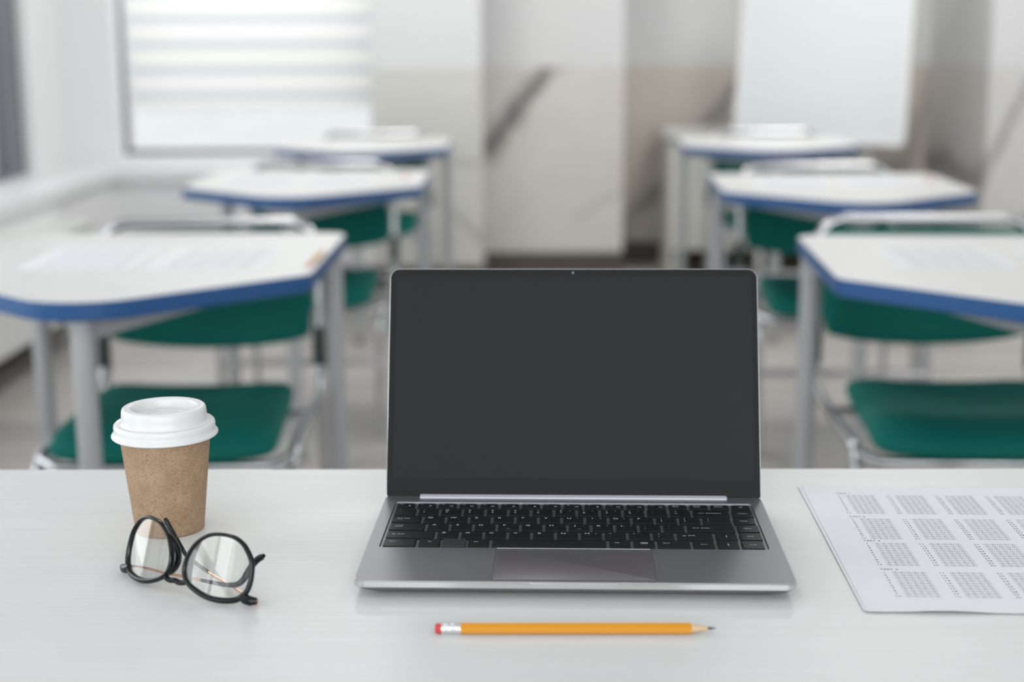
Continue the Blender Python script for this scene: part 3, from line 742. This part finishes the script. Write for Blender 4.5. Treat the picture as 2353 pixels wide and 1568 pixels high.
# ------------------------------------------------------------------ glasses, folded, standing upside down on the brow
Mo = Vector((-.24199, 1.01514, .7548)); e1 = Vector((.84687, -.53180, 0)); frn = Vector((-.53180, -.84687, 0)); up = Vector((0, 0, 1))
lean, bulge, hw = .32, .013, .0672
e2 = up*math.cos(lean)-frn*math.sin(lean); e3 = frn*math.cos(lean)+up*math.sin(lean)
gl = thing('eyeglasses', 'black-rimmed glasses with rose-gold temples, folded in front of the cup', 'glasses', (Mo.x, Mo.y, TZ), math.atan2(e1.y, e1.x))
ginv = (Matrix.Translation((Mo.x, Mo.y, TZ)) @ Matrix.Rotation(math.atan2(e1.y, e1.x), 4, 'Z')).inverted()
def S(u, v, w_=0): return ginv @ (Mo+e1*u+e2*v+e3*(bulge*(1-(u/hw)**2)+w_))
lens_in = [(33.8, 41.6), (42.6, 41.5), (50.0, 38.6), (55.0, 33.5), (58.6, 27.5), (60.0, 20.8), (60.0, 13.0), (58.2, 6.0), (52.8, 0.4), (44.4, -1.8), (33.9, -2.1), (24.5, -.4), (15.0, 3.2), (9.8, 8.3), (8.1, 15.4), (9.9, 23.6), (15.2, 32.6), (23.9, 39.2)]
def closed_curve(pts, s): return cspline([(s*x*.001, y*.001, 0) for x, y in pts], 6)
for s in (-1, 1):
    c = closed_curve(lens_in, s)
    n = len(c); cx = sum(p.x for p in c)/n; cy = sum(p.y for p in c)/n
    path = []; rs = []
    for p in c:
        d = Vector((p.x-cx, p.y-cy)); brow = max(0, -d.normalized().y); outer = max(0, d.normalized().x*s)
        hthick = .00095+.0008*brow+.0003*outer
        q = Vector((p.x, p.y))+d.normalized()*hthick
        path.append(S(q.x, q.y, 0)); rs.append((.0024, hthick+.0005))
    ups_ = [(ginv.to_3x3() @ e3) for _ in path]
    b = MB(); b.tube(path, rs, 10, ups=ups_, closed=True)
    # corner lug carrying the hinge
    lug = [S(s*.0560, .0022), S(s*.0600, .0005), S(s*.0640, -.0001), S(s*.0680, .0006, -.001)]
    b.tube(lug, [(.0026, .0030), (.0030, .0038), (.0032, .0036), (.0028, .0024)], 10, ups=[ups_[0]]*4)
    b.build('rim', m_frame, gl, ang=60)
    # lens: a thin curved disc
    cen = S(cx, cy, -.0002); R_ = 6; b = MB(); vs = []
    for side in (0, 1):
        vs.append(S(cx, cy, .0007-side*.0012))
        for r_ in range(1, R_+1):
            for p in c: vs.append(S(cx+(p.x-cx)*r_/R_*1.004, cy+(p.y-cy)*r_/R_*1.004, (.0007 if side == 0 else -.0005)*(1-.5*(r_/R_)**2)))
    m = 1+n*R_; fs = []
    for side in (0, 1):
        o_ = side*m; flip = (s < 0) ^ (side == 1)
        def F(*i): fs.append(tuple(i) if not flip else tuple(reversed(i)))
        for i in range(n):
            j = (i+1) % n; F(o_, o_+1+j, o_+1+i)
            for r_ in range(R_-1): F(o_+1+r_*n+i, o_+1+r_*n+j, o_+1+(r_+1)*n+j, o_+1+(r_+1)*n+i)
    b.add(vs, fs); b.build('lens', m_lens, gl, ang=80)
br = [S(-.0105, .0035), S(-.007, .0022), S(-.0035, .0020), S(0, .0026), S(.0035, .0020), S(.007, .0022), S(.0105, .0035)]
b = MB(); b.tube(spline(br, 3), (.0019, .0021), 10, ups=(ginv.to_3x3() @ e3)); 
b.build('bridge', m_frame, gl, ang=60)
for s in (-1, 1):       # nose pads moulded to the back of the rims
    pp = spline([S(s*.0125, .0040, -.0020), S(s*.0082, .0080, -.0040), S(s*.0062, .0150, -.0052), S(s*.0075, .0230, -.0046), S(s*.0115, .0300, -.0030), S(s*.0160, .0350, -.0012)], 5)
    nn = len(pp); b = MB(); b.tube(pp, [(.0016+.0026*math.sin(PI*i/(nn-1)), .0012+.0008*math.sin(PI*i/(nn-1))) for i in range(nn)], 12, ups=(ginv.to_3x3() @ e3))
    b.build('nose_pad', m_frame, gl, ang=60)
def G(u, bk, z): return ginv @ (Vector((Mo.x, Mo.y, TZ))+e1*u*.001-frn*bk*.001+up*z*.001)
T1 = [(-65.5, 1.5, 4.8), (-64.5, 6.0, 4.6), (-58, 8.3, 4.6), (-45, 9.0, 4.4), (-29.5, 9.6, 4.2), (-9.3, 11.6, 4.4), (5.9, 12.4, 4.4)]
T1t = [(3, 12.3, 4.4), (11.9, 12.6, 4.6), (22.7, 13.4, 4.8), (33.5, 15.4, 5.8), (38.2, 18.8, 9.0), (40.4, 24.0, 16.0), (43.2, 28.0, 22.0), (50.5, 29.6, 27.5)]
T2 = [(66.5, 1.2, 3.6), (66.0, 4.0, 3.6), (60, 6.2, 3.6), (43.5, 11.3, 3.4), (22.4, 19.2, 3.4), (2.8, 25.8, 3.4), (-8, 29.8, 3.6)]
T2t = [(-6, 29.2, 3.5), (-20, 34.5, 4.0), (-33, 39.6, 4.6), (-42, 42.6, 6.0), (-46.5, 42.5, 11.0), (-48.0, 38.5, 20.0), (-53.5, 38.0, 28.0), (-59.5, 39.2, 34.0)]
for metal, tip in ((T1, T1t), (T2, T2t)):
    p = spline([G(*q) for q in metal], 6); a = MB().tube(p, [(.0011, .0006)]*len(p), 8, ups=(0, 0, 1)).build('temple', m_gold, gl)
    p = spline([G(*q) for q in tip], 6); nn = len(p)
    rs = []
    for i in range(nn):
        f = i/(nn-1); wd = .0013+.0013*min(1, f*1.4); rs.append((wd*(1 if f < .96 else .6), .0012+.0004*f))
    MB().tube(p, rs, 12, ups=[(0, 0, 1) if i/(nn-1) < .5 else (.6, .25, .75) for i in range(nn)] if False else None).build('temple_tip', m_acetip, a)
for s, q in ((-1, T1[0]), (1, T2[0])):
    MB().tube([G(q[0], q[1]-.5, q[2]-2.0), G(q[0], q[1]-.5, q[2]+2.0)], .0013, 10).build('hinge', m_gold, gl)

# ------------------------------------------------------------------ pencils (local x from the eraser end to the point)
def make_pencil():
    t = thing('pencil', 'x', 'pencil')
    hexa = lambda r, x: [(x, r*math.cos(PI/6+q*PI/3), r*math.sin(PI/6+q*PI/3)) for q in range(6)]
    def circ(r, x, n_=24, wav=0): return [(x, (r+wav*abs(math.sin(3*2*PI*q/n_)))*math.cos(2*PI*q/n_), (r+wav*abs(math.sin(3*2*PI*q/n_)))*math.sin(2*PI*q/n_)) for q in range(n_)]
    R6 = .0041
    b = MB(); b.stack([hexa(R6, .0172), hexa(R6, .1740), hexa(R6*.92, .1752)]); b.build('barrel', m_pyellow, t, ang=20)
    b = MB(); b.stack([circ(.0035, .1742), circ(.0012, .1865)]); b.build('sharpened_wood', m_wood, t)
    b = MB(); b.stack([circ(.00118, .1862), circ(.0007, .1895), circ(.0002, .1920)]); b.build('lead', m_lead, t)
    b = MB(); pr = [(.0032, .0044), (.0036, .0045), (.0036, .0070), (.0039, .0074), (.0035, .0082), (.0039, .0090), (.0036, .0098), (.0036, .0118), (.0039, .0124), (.0035, .0132), (.0039, .0140), (.0036, .0146), (.0037, .0178), (.0034, .0180)]
    b.stack([circ(r, x) for r, x in pr]); b.build('ferrule', m_ferrule, t)
    b = MB(); b.stack([circ(.0022, 0), circ(.0031, .0004), circ(.0034, .0014), circ(.0034, .0046)]); b.build('eraser', m_eraser, t)
    return t
pc = make_pencil(); pc.location = (-.0537, .9322, TZ+.0037); pc.rotation_euler = (0, 0, -.013)
tag(pc, 'sharpened yellow pencil with a red eraser lying before the laptop', 'pencil', 'pencils')
for x, y, rz, lab in ((-.372, 2.62, PI/2-.03, 'pencil at the right edge of the nearest left student desk'), (-.325, 4.42, PI/2+.05, 'pencil at the right edge of the middle desk, left row'),
                      (1.235, 4.27, PI/2-.25, 'orange pencil at the far right corner of the middle desk, right row')):
    o = copy_tree(pc); o.location = (x, y, .7538); o.rotation_euler = (0, 0, rz); tag(o, lab, 'pencil', 'pencils')
